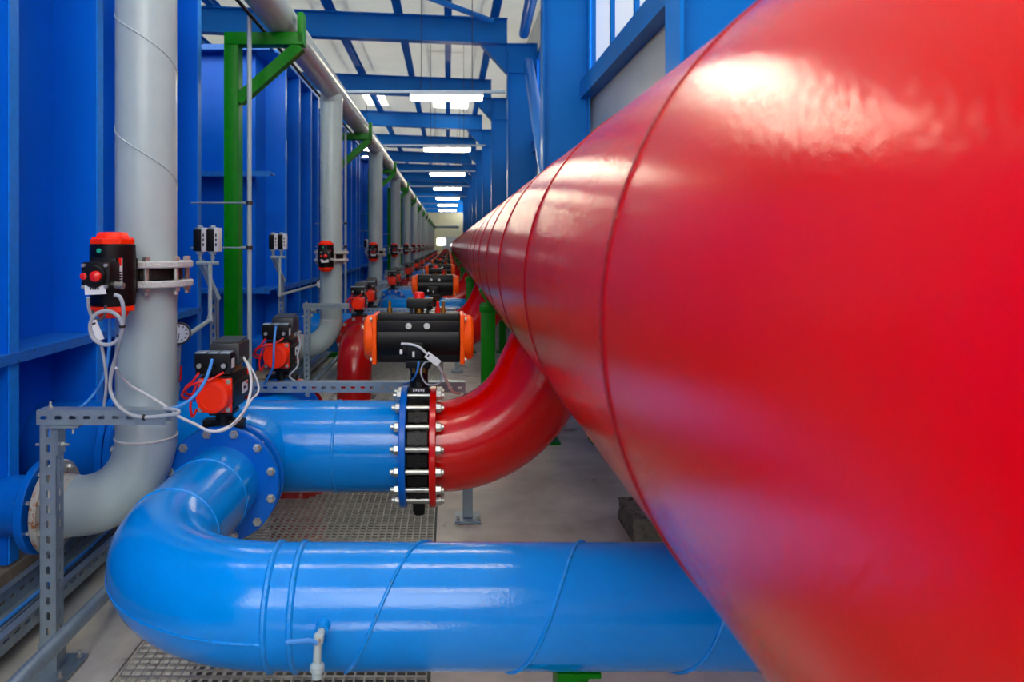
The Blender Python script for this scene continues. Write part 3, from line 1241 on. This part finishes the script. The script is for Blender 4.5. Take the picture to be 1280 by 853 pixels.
def main_valve(label):
    y = 1.22 * T
    z = EYE + PZ
    xc = -.132
    o = thing('main_valve', label, 'valve', (xc, y, z), 'large actuated valves beside the red header')
    m = MB()
    m.disc((xc - .05, y, z), (1, 0, 0), .1, .212, 48, .006)
    for i in range(16):
        a = i * PI / 8
        cc = V((0, math.cos(a), math.sin(a)))
        r = MX.Rotation(a - PI / 2, 3, 'X')
        m.box(V((xc, y, z)) + cc * .215, (.084, .05, .05), r)
        m.box(V((xc, y, z)) + cc * .228, (.02, .062, .03), r)
    m.bbox((xc, y, z - .27), (.055, .09, .05), .01)
    m.cyl((xc, y, z - .29), (xc, y, z - .312), .026, 16)
    m.bbox((xc, y, z + .25), (.09, .1, .05), .008)
    m.lathe((xc, y, z + .24), (0, 0, 1), [(0, .055), (.03, .042), (.1, .04), (.13, .055), (.15, .07)], 24)
    vb = part(o, 'valve_body', m, 'blackm')
    m = MB()
    for i in range(5):
        m.box((xc - .022 + i * .011, y - .052, z + .262 + (i % 2) * .002), (.007, .003, .011))
    part(vb, 'cast_lettering', m, 'white', 'small white cast mark')
    for i in range(16):
        a = (i + .5) * PI / 8
        c = V((0, math.cos(a) * .243, math.sin(a) * .243))
        m = MB()
        x0, x1 = -.247, -.018
        m.cyl(V((x0, y, z)) + c, V((x1, y, z)) + c, .0115, 12)
        m.lathe(V((-.212, y, z)) + c, (-1, 0, 0), [(0, .021), (.018, .021), (.021, .017)], 6)
        m.lathe(V((-.052, y, z)) + c, (1, 0, 0), [(0, .023), (.003, .023), (.003, .019), (.02, .019), (.023, .016)], 6)
        part(o, 'stud_bolt', m, 'bolt')
    az = EYE - .42
    # actuator
    x0, x1 = xc - .185, xc + .185
    m = MB()
    m.lathe((x0, y, az), (1, 0, 0), [(0, .1), (.004, .104), (x1 - x0 - .004, .104), (x1 - x0, .1)], 44)
    m.bbox(((x0 + x1) / 2, y, az + .088), (x1 - x0, .13, .05), .008)
    m.bbox(((x0 + x1) / 2, y, az - .07), (x1 - x0, .15, .07), .01)
    m.bbox(((x0 + x1) / 2, y - .09, az + .06), (x1 - x0, .02, .05), .006)
    ab = part(o, 'actuator_body', m, 'black')
    for dx in (-.043, .038):
        m = MB()
        m.lathe((xc + dx, y - .098, az + .062), (0, -1, 0), [(0, .014), (.006, .014), (.006, .010), (.012, .008), (.012, 0)], 14)
        part(ab, 'stop_bolt', m, 'bolt')
    for d, x in ((-1, x0), (1, x1)):
        m = MB()
        m.bbox((x + d * .011, y, az), (.022, .205, .222), .01)
        m.lathe((x + d * .02, y, az), (d, 0, 0), [(0, .104), (.03, .1), (.04, .09), (.042, 0)], 36)
        c = part(o, 'end_cap', m, 'orange', 'orange end cap')
        for dy in (-1, 1):
            for dz in (-1, 1):
                part(c, 'cap_bolt', bolt_mb((x + d * .022, y + dy * .085, az + dz * .09), (d, 0, 0), .009, .009), 'bolt')
    # limit switch on top with red dome
    m = MB()
    m.bbox((xc + .005, y - .01, az + .158), (.12, .09, .045), .008)
    for dx in (-.035, .04):
        m.box((xc + dx, y - .01, az + .125), (.012, .07, .03))
    m.cyl((xc + .05, y - .05, az + .15), (xc + .05, y - .075, az + .14), .013, 10)
    ls = part(o, 'limit_switch', m, 'black')
    m = MB()
    m.lathe((xc + .0, y - .01, az + .18), (0, 0, 1), [(0, .027), (.022, .024), (.028, .018), (.028, 0)], 20)
    part(ls, 'position_dome', m, 'knob', 'red position dome')
    m = MB()
    m.cyl((xc, y, az + .11), (xc, y, az + .14), .022, 14)
    part(ls, 'shaft', m, 'brass')
    for dx, mt in ((-.135, 'brass'), (.085, 'knob'), (.11, 'brass')):
        m = MB()
        m.cyl((xc + dx, y, az + .112), (xc + dx, y, az + .135), .012, 10)
        m.cyl((xc + dx, y, az + .135), (xc + dx, y, az + .165), .007, 10)
        part(o, 'air_fitting', m, mt)
    # solenoid block on the front underneath
    m = MB()
    m.bbox((xc - .015, y - .105, az - .045), (.075, .045, .075), .005)
    m.bbox((xc - .06, y - .1, az - .03), (.035, .04, .05), .004)
    m.bbox((xc - .0, y - .1, az - .105), (.11, .04, .035), .005)
    sb = part(o, 'solenoid_block', m, 'black')
    m = MB()
    m.bbox((xc - .075, y - .122, az - .05), (.012, .006, .02), .001)
    m.bbox((xc - .02, y - .129, az - .06), (.01, .004, .025), .001)
    part(sb, 'label_plate', m, 'white')
    for dx in (-.02, .002, .025):
        m = MB()
        m.cyl((xc + dx, y - .105, az - .12), (xc + dx, y - .105, az - .145), .007, 8)
        part(sb, 'hose_fitting', m, 'brass')
    return o


mv = main_valve('large black actuator with orange caps between the nearest blue flange and red elbow')
repeat(mv, NST, lambda k: 'large black actuator with orange caps, %s in the row beside the red header' % ORD[k], 1)

# ================================================================== GREEN BRACKETS


def green_bracket(label):
    t = 1.785
    y = t * T
    o = thing('pipe_bracket', label, 'bracket', (-1.437, y, 0), 'green brackets carrying the high grey pipe')
    top = EYE + HZ - .11
    m = MB()
    m.bbox((-1.437, y - .042, (top - .085) / 2), (.096, .012, top - .087), .003)
    m.box((-1.437 - .045, y, (top - .085) / 2), (.008, .1, top - .085))
    m.box((-1.437, y + .045, (top - .085) / 2), (.095, .01, top - .085))
    m.box((-1.395, y, (top - .085) / 2), (.008, .1, top - .085))
    part(o, 'post', m, 'green')
    m = MB()
    m.bbox((-1.222, y, top - .043), (.53, .1, .084), .005)
    part(o, 'arm', m, 'green')
    m = MB()
    m.beam((-1.40, y, top - .45), (-.99, y, top - .085), .08, .075)
    part(o, 'diagonal_brace', m, 'green')
    m = MB()
    m.bbox((-.98, y, top + .03), (.04, .1, .2), .004)
    part(o, 'stop_plate', m, 'green')
    m = MB()
    m.box((-1.437, y, .01), (.2, .2, .018))
    part(o, 'base_plate', m, 'green')
    return o


gb = green_bracket('green steel post with a braced arm holding the high grey pipe, nearest to the camera')
repeat(gb, NST, lambda k: 'green steel post with a braced arm holding the high grey pipe, %s from the camera' % ORD[k], 1)

# ================================================================== CONDUITS
m = MB()
m.tube([P(-1.26, -.8, 1.47), P(-1.26, 8, 1.47), P(-1.26, 20, 1.47)], .012, 10)
single('conduit', m, 'galv', 'thin grey conduit running along the upper side of the tanks beside the high grey pipe', 'conduit', P(-1.26, 5, 1.47))
m = MB()
m.tube([P(-1.235, -.8, 1.435), P(-1.235, 8, 1.435), P(-1.235, 20, 1.435)], .008, 8)
single('cable', m, 'ink', 'black cable slung along the thin conduit beside the high grey pipe', 'cable', P(-1.235, 5, 1.435))
vc = thing('drop_conduit', 'thin vertical grey conduit in front of the nearest green post', 'conduit', P(-1.26, 1.69, -1.4), 'vertical drop conduits')
m = MB()
m.tube([P(-1.26, 1.69, -1.38), P(-1.26, 1.69, 0), P(-1.26, 1.69, 1.455)], .0145, 12)
part(vc, 'tube', m, 'grey')
for Z in (.27, -.015):
    m = MB()
    m.cyl(P(-1.26, 1.69, Z) - V((0, 0, .012)), P(-1.26, 1.69, Z) + V((0, 0, .012)), .022, 12)
    cpn = part(vc, 'clip', m, 'dgrey')
    m = MB()
    m.cyl(P(-1.27, 1.69, Z), P(-1.31, 1.69, Z), .01, 8)
    m.cyl(P(-1.30, 1.69, Z), P(-1.63, 1.69, Z), .0055, 8)
    part(cpn, 'tie_rod', m, 'galv')
repeat(vc, 8, lambda k: 'thin vertical grey conduit in front of the %s green post' % ORD[k], 1)

# floor pipe and cable tray
m = MB()
m.tube([P(-1.2, -.8, -1.22), P(-1.2, 4, -1.22), P(-1.2, 20, -1.22)], .025, 20)
fp = single('floor_conduit', m, 'galv', 'galvanised pipe running low over the concrete in front of the slotted post', 'pipe', P(-1.2, 2, -1.22))
ct = thing('cable_tray', 'perforated galvanised cable tray lying along the foot of the tanks', 'cable tray', P(-1.52, 1, -1.33))
for X, nx in ((-1.6, 1), (-1.44, -1)):
    m = MB()
    m.slotface(P(X, -.5, -1.32), (0, 1, 0), (0, 0, 1), 5 * T, .07, .06, .035, .012, .003)
    m.box(P(X + nx * -.012, 9.5 - 5, -1.25) + V((0, -.0, 0)), (.03, 10 * T, .004))
    part(ct, 'side_rail', m, 'galv')
m = MB()
m.box(P(-1.52, 4.5, -1.325), (.16, 10 * T, .004))
part(ct, 'tray_bottom', m, 'galv')
for i, (dx, mt, nm) in enumerate(((-.04, 'btube', 'blue air tube'), (0., 'cabled', 'dark cable'), (.035, 'cable', 'grey cable'))):
    m = MB()
    m.tube(spline([P(-1.52 + dx, -.3 + j * .35, -1.315 + .004 * ((j * 7 + i * 3) % 3)) + V((.012 * math.sin(j * 2.1 + i), 0, 0)) for j in range(20)], 5), .008, 8)
    single('tray_cable', m, mt, nm + ' lying in the perforated cable tray by the tanks', 'cable', P(-1.52 + dx, 1, -1.31), 'cables in the tray')

# ================================================================== SLOTTED BRACKETS


def slotted_post(m, x, y, z0, z1, w=.05, d=.045):
    """C-shaped slotted post, slotted face to the camera and to the right"""
    m.slotface((x - w / 2, y - d / 2, z0), (0, 0, 1), (1, 0, 0), z1 - z0, w, .05, .026, .013, .003)
    m.slotface((x + w / 2, y - d / 2, z0), (0, 0, 1), (0, 1, 0), z1 - z0, d, .05, .026, .01, .003)
    m.box((x - w / 2 + .0015, y, (z0 + z1) / 2), (.003, d, z1 - z0))
    return m


def slotted_bracket(label):
    t = .874
    y = t * T
    o = thing('slotted_bracket', label, 'bracket', (-1.3, y, 0), 'slotted steel brackets beside the grey risers')
    x = -1.3
    zt = EYE - .585
    m = slotted_post(MB(), x, y, .02, zt, .055)
    part(o, 'post', m, 'galv')
    m = MB()
    za = EYE - .583
    L = .42
    m.slotface((x - .035, y - .025, za), (1, 0, 0), (0, 0, 1), L, .048, .0475, .024, .011, .003)
    m.box((x - .035 + L / 2, y, za + .047), (L, .05, .003))
    m.box((x - .035 + L / 2, y + .024, za + .024), (L, .003, .048))
    part(o, 'arm', m, 'galv')
    m = MB()
    m.box((x + .06, y - .02, za - .004), (.09, .05, .005))
    m.box((x + .03, y + .0, za - .05), (.005, .045, .1))
    part(o, 'angle_cleat', m, 'galv')
    for c, ax in (((x - .03, y - .0, za - .07), (-1, 0, 0)), ((x + .034, y, za - .07), (1, 0, 0)), ((x - .005, y, za + .049), (0, 0, 1)), ((x + .08, y - .02, za - .007), (0, 0, -1))):
        part(o, 'bolt', bolt_mb(c, ax, .008, .008, .014), 'bolt')
    m = MB()
    m.box((x, y, .011), (.16, .16, .01))
    m.box((x, y, .06), (.062, .055, .09))
    bp = part(o, 'base_plate', m, 'galv')
    for dx, dy in ((-.06, -.06), (.06, -.06), (.06, .06), (-.06, .06)):
        part(bp, 'anchor_bolt', bolt_mb((x + dx, y + dy, .016), (0, 0, 1), .008, .01, .012), 'bolt')
    return o


sb = slotted_bracket('slotted galvanised post and arm in front of the nearest grey riser')
repeat(sb, 6, lambda k: 'slotted galvanised post and arm in front of the %s grey riser' % ORD[k], 1)


def cable_strut(label):
    t = 1.36
    y = t * T
    z = EYE - .745
    o = thing('cable_strut', label, 'bracket', (.08, y, 0), 'horizontal slotted struts behind the cross pipes')
    x0, x1 = -1.0, .085
    m = MB()
    m.slotface((x0, y - .025, z), (1, 0, 0), (0, 0, 1), x1 - x0, .05, .05, .024, .011, .003)
    m.box(((x0 + x1) / 2, y, z + .05), (x1 - x0, .05, .004))
    m.box((x1 + .001, y, z + .025), (.004, .05, .05))
    part(o, 'strut', m, 'galv')
    m = slotted_post(MB(), .1, y - .0, .02, z - .002, .042)
    m.box((.1, y, .12), (.05, .052, .2))
    pst = part(o, 'post', m, 'galv')
    m = MB()
    m.box((.1, y, .011), (.13, .14, .01))
    part(o, 'base_plate', m, 'galv')
    for dx in (-.05, .05):
        part(o, 'anchor_bolt', bolt_mb((.1 + dx, y - .05, .016), (0, 0, 1), .009, .012, .012), 'bolt')
    return o


cs = cable_strut('long slotted cable strut right behind the nearest blue cross pipe, on a short slotted post')
repeat(cs, 6, lambda k: 'long slotted cable strut behind the %s blue cross pipe' % ORD[k], 1)

# ================================================================== GAUGES AND SWITCH BOXES


def gauge(label):
    c = P(-1.235, 1.225, -.405)
    o = thing('pressure_gauge', label, 'gauge', P(-1.24, 1.22, -.71), 'pressure gauges on the blue pipes')
    d = V((.30, -.94, .12)).normalized()
    m = MB()
    m.lathe(c - d * .02, d, [(0, .04), (.004, .05), (.03, .052), (.036, .05), (.036, .044), (.03, .043), (.03, 0)], 36)
    part(o, 'case', m, 'dgrey')
    m = MB()
    m.lathe(c + d * .0105, d, [(0, .043), (.001, .043), (.001, 0)], 32)
    dl = part(o, 'dial', m, 'dial', 'white dial')
    m = MB()
    u = d.orthogonal().normalized()
    w = d.cross(u)
    for i in range(9):
        a = i * 2 * PI / 11
        q = u * math.cos(a) + w * math.sin(a)
        m.beam(c + d * .0122 + q * .028, c + d * .0122 + q * .038, .004, .001, d)
    m.beam(c + d * .0125, c + d * .0125 + (u * .6 + w * .5) * .04, .004, .001, d)
    part(dl, 'dial_marks', m, 'ink')
    m = MB()
    b = P(-1.24, 1.22, -.72)
    m.cyl(b, c - V((0, 0, .045)), .008, 10)
    for h in (.06, .12, .18, .24):
        m.lathe(b + V((0, 0, h)), (0, 0, 1), [(0, .014), (.014, .014)], 6)
    part(o, 'stem', m, 'galv')
    m = MB()
    m.tube([b + V((.012, -.012, .1)), b + V((.022, -.02, .105)), b + V((.024, -.02, .17))], .005, 8)
    part(o, 'shutoff_lever', m, 'knob', 'red shut-off lever')
    return o


gg = gauge('round pressure gauge on a thin stem just right of the nearest grey riser')


def switch_stand(label, dx, dy, arm_to):
    o = thing('instrument_stand', label, 'stand', P(-1.43, 1.63, -1.4) + V((dx, dy, 0)), 'slotted stands carrying the switch boxes')
    L = V((dx, dy, 0))
    m = slotted_post(MB(), -1.43 + dx, 1.63 * T + dy, .02, EYE - .32, .045)
    part(o, 'post', m, 'galv')
    m = MB()
    m.beam(P(-1.405, 1.625, -.33) + L, P(-1.50, 1.615, -.09) + L, .04, .012, V((0, 1, 0)))
    m.beam(P(-1.405, 1.625, -.33) + L + V((.015, -.02, 0)), P(-1.50, 1.615, -.09) + L + V((.015, -.02, 0)), .006, .045, V((0, 1, 0)))
    part(o, 'diagonal_strut', m, 'galv')
    m = MB()
    zc = -.105
    m.tube([P(-1.50, 1.59, zc) + L, P(-1.44, 1.59, zc) + L, P(-1.37, 1.59, zc) + L], .012, 10)
    for X in (-1.48, -1.405):
        m.cyl(P(X, 1.59, zc) + L, P(X, 1.59, zc + .06) + L, .009, 10)
        m.lathe(P(X, 1.59, zc + .025) + L, (0, 0, 1), [(0, .014), (.016, .014)], 6)
        m.lathe(P(X, 1.59, zc + .05) + L, (0, 0, 1), [(0, .018), (.018, .024)], 12)
    part(o, 'manifold', m, 'grey')
    m = MB()
    m.tube([P(-1.42, 1.59, zc) + L, P(-1.42, 1.59, -.2) + L, P(-1.42, 1.59, -.42) + L], .0125, 10)
    m.lathe(P(-1.42, 1.59, -.42) + L, (0, 0, -1), [(0, .018), (.035, .018)], 12)
    m.tube([P(-1.42, 1.585, -.445) + L, (P(-1.42, 1.585, -.445) + L + arm_to) / 2, arm_to], .0125, 10)
    part(o, 'conduit', m, 'grey')
    return o


def switch_box(label, X, L):
    c = P(X, 1.59, .03) + L
    o = thing('switch_box', label, 'switch box', c, 'small switch boxes on the slotted stands')
    m = MB()
    m.bbox(c, (.06, .07, .13), .006)
    part(o, 'housing', m, 'black')
    m = MB()
    m.bbox(c + V((.036, -.012, .004)), (.026, .075, .142), .005)
    cv = part(o, 'cover', m, 'white', 'white front cover')
    m = MB()
    for i in range(3):
        m.box(c + V((.036, -.0505, .03 - i * .028)), (.008, .002, .018))
    part(cv, 'print', m, 'ink')
    m = MB()
    m.lathe(c + V((0, 0, .065)), (0, 0, 1), [(0, .028), (.01, .028), (.014, .018), (.024, .016)], 14)
    part(o, 'top_cap', m, 'galv')
    return o


stands = [(0, 0, 'beside the nearest green post', gg.location + V((.03, .03, .29))), (-.09, .8 * T, 'in front of the second tank', P(-1.33, 2.7, -.40)),
          (0, 2 * .8 * T * .99 + .05, 'behind the second grey riser', P(-1.26, 3.0, -.42)), (0, 3.2 * T, 'left of the third grey riser', P(-1.3, 4.6, -.42))]
for i, (dx, dy, w, to) in enumerate(stands):
    if i == 2:
        continue
    switch_stand('slotted galvanised stand with grey conduit %s' % w, dx, dy, to)
    for j, X in enumerate((-1.48, -1.405)):
        switch_box('%s of the two black and white switch boxes %s' % (('left', 'right')[j], w), X, V((dx, dy, 0)))
gg2 = dup(gg, (-.11, PM, .0), 'small dark gauge left of the second grey riser at the end of a bent conduit')

# ================================================================== CABLES
CB = [
    ('grey_cable', 'cable', .0062, 'grey cable looping below the nearest riser actuator and along the slotted arm',
     [(143, 369, .82), (150, 372, .82), (154, 384, .82), (154, 400, .825), (150, 420, .83), (140, 430, .83), (126, 430, .83), (115, 420, .83), (113, 405, .83), (120, 393, .83), (134, 389, .83), (147, 395, .825), (153, 408, .825), (150, 425, .83), (145, 445, .845), (139, 468, .85), (138, 488, .85), (146, 505, .845), (160, 517, .845), (180, 522, .845), (205, 520, .845), (222, 517, .845), (221, 513, .85), (205, 511, .855)]),
    ('white_cable', 'cablew', .0052, 'white cable crossing the nearest grey riser and sagging to the red-capped actuator',
     [(145, 460, .9), (150, 470, .92), (163, 482, .94), (182, 493, .94), (205, 507, .94), (222, 520, .93), (243, 530, .93), (262, 539, .93), (282, 537, .94), (300, 523, .96), (310, 503, .98), (314, 480, 1.0), (311, 460, 1.02), (300, 440, 1.06)]),
    ('white_cable', 'cablew', .004, 'thin white cable looping on the right side of the nearest red-capped actuator',
     [(298, 444, 1.05), (308, 452, 1.04), (317, 466, 1.03), (323, 482, 1.02), (322, 492, 1.0), (315, 499, .98), (309, 508, .97), (300, 520, .955), (288, 532, .945), (268, 540, .935)]),
    ('blue_air_tube', 'btube', .0058, 'pale blue air tube curving from the slotted arm up to the solenoid block',
     [(210, 511, .87), (222, 509, .88), (238, 500, .89), (252, 484, .9), (261, 465, .91), (265, 450, .925)]),
    ('blue_air_tube', 'btube', .0058, 'blue air tube falling from the riser actuator behind the slotted arm to the tray',
     [(136, 385, .95), (137, 410, .95), (136, 440, .95), (130, 470, .95), (118, 492, .95), (98, 511, .93), (70, 520, .93), (62, 545, .93)]),
    ('grey_cable', 'cable', .005, 'grey cable with a pale tag hanging from the riser limit switch',
     [(110, 372, .82), (111, 385, .825), (114, 395, .83), (119, 410, .835), (126, 430, .84), (131, 455, .845), (133, 480, .85), (130, 508, .86)]),
    ('dark_cable', 'cabled', .0045, 'short dark cable loop under the riser actuator',
     [(116, 388, .85), (118, 398, .85), (125, 400, .85), (131, 394, .86), (132, 382, .87)]),
    ('grey_cable', 'cablew', .0055, 'white cable with a grey tag bending from the large black actuator to the red elbow',
     [(502, 430, 1.175), (515, 431, 1.165), (525, 435, 1.16), (534, 443, 1.16), (546, 455, 1.16), (553, 466, 1.17), (560, 480, 1.2), (566, 490, 1.22), (575, 492, 1.26)]),
    ('grey_cable', 'cable', .004, 'grey cable ring below the large black actuator',
     [(540, 452, 1.165), (532, 453, 1.165), (527, 460, 1.165), (527, 470, 1.165), (532, 479, 1.165), (540, 482, 1.165), (549, 479, 1.165), (553, 472, 1.168), (552, 462, 1.17)]),
    ('blue_air_tube', 'btube', .005, 'blue air tube dropping from the large black actuator to the cable strut',
     [(523.5, 452, 1.17), (522, 462, 1.17), (518, 472, 1.19), (512, 478, 1.24), (505, 480, 1.32)]),
    ('grey_cable', 'cable', .005, 'grey cable hanging beside the red-capped actuator behind the nearest cross pipe',
     [(365, 405, 1.47), (371, 415, 1.45), (375, 430, 1.42), (372, 445, 1.4), (372, 458, 1.38), (362, 470, 1.37), (370, 477, 1.36), (378, 480, 1.355)]),
    ('blue_air_tube', 'btube', .0055, 'blue air tube in front of the red-capped actuator behind the nearest cross pipe',
     [(345, 408, 1.32), (343, 425, 1.31), (342, 445, 1.31), (341, 460, 1.32), (334, 474, 1.34), (330, 480, 1.35)]),
]
for nm, mt, r, lab, pts in CB:
    w = [Q(*p) for p in pts]
    o = thing(nm, lab, 'cable' if 'cable' in nm else 'tube', w[0], 'loose cables and air tubes')
    m = MB()
    m.tube(spline(w, 6), r, 10)
    part(o, 'line', m, mt)
    if 'pale tag' in lab or 'grey tag' in lab:
        a, b = (Q(116, 401, .83), Q(126, 425, .834)) if 'pale' in lab else (Q(533, 443, 1.155), Q(549, 455, 1.155))
        m = MB()
        m.beam(a, b, .022 if 'pale' in lab else .03, .004, V((0, -1, 0)))
        tg = part(o, 'tag', m, 'white', 'pale paper tag')
        m = MB()
        m.beam(a + (b - a) * .1, a + (b - a) * .2, .012, .006, V((0, -1, 0)))
        part(tg, 'print', m, 'ink')
    if 'looping below' in lab:
        for i in (4, 12, 19):
            m = MB()
            d = (w[i + 1] - w[i - 1]).normalized()
            m.cyl(w[i] - d * .004, w[i] + d * .004, .0095, 10)
            part(o, 'cable_tie', m, 'ink', 'black cable tie')

# rough concrete block on the floor to the right
bm_ = MB()
bmesh.ops.create_cube(bm_.b, size=1, matrix=MX.Translation((1.0, 3.52, .06)) @ MX.Diagonal((.26, .3, .12, 1)))
bmesh.ops.subdivide_edges(bm_.b, edges=bm_.b.edges[:], cuts=5, use_grid_fill=True)
for v in bm_.b.verts:
    if v.co.z > .01:
        v.co += V((random.uniform(-1, 1), random.uniform(-1, 1), random.uniform(-1, .4))) * .007
single('concrete_block', bm_, 'rock', 'rough crumbling concrete block on the floor behind the foreground blue pipe', 'block', (1.0, 3.52, 0))

# ================================================================== LIGHT, CAMERA
sc = bpy.context.scene
wd = bpy.data.worlds.new('World')
sc.world = wd
wd.use_nodes = True
bg = wd.node_tree.nodes['Background']
bg.inputs['Color'].default_value = (.98, .98, 1, 1)
bg.inputs['Strength'].default_value = 5.0

cam = bpy.data.cameras.new('Camera')
co = bpy.data.objects.new('Camera', cam)
C.objects.link(co)
co.location = (0, 0, EYE)
co.rotation_euler = (PI / 2, 0, 0)
cam.sensor_width = 36
cam.lens = 900 / 1280 * 36
cam.shift_x = (640 - 560) / 1280
cam.shift_y = -(426.5 - 307) / 1280
cam.clip_start = .05
cam.clip_end = 300
cam.dof.use_dof = True
cam.dof.focus_distance = 2.9
cam.dof.aperture_fstop = 4.
sc.camera = co

sc.view_settings.view_transform = 'Standard'
sc.view_settings.look = 'None'
sc.view_settings.gamma = 1
sc.view_settings.use_curve_mapping = False
sc.view_settings.exposure = .3
try:
    sc.cycles.use_denoising = True
    sc.cycles.max_bounces = 8
    sc.cycles.diffuse_bounces = 5
    sc.cycles.sample_clamp_indirect = 8
except Exception:
    pass
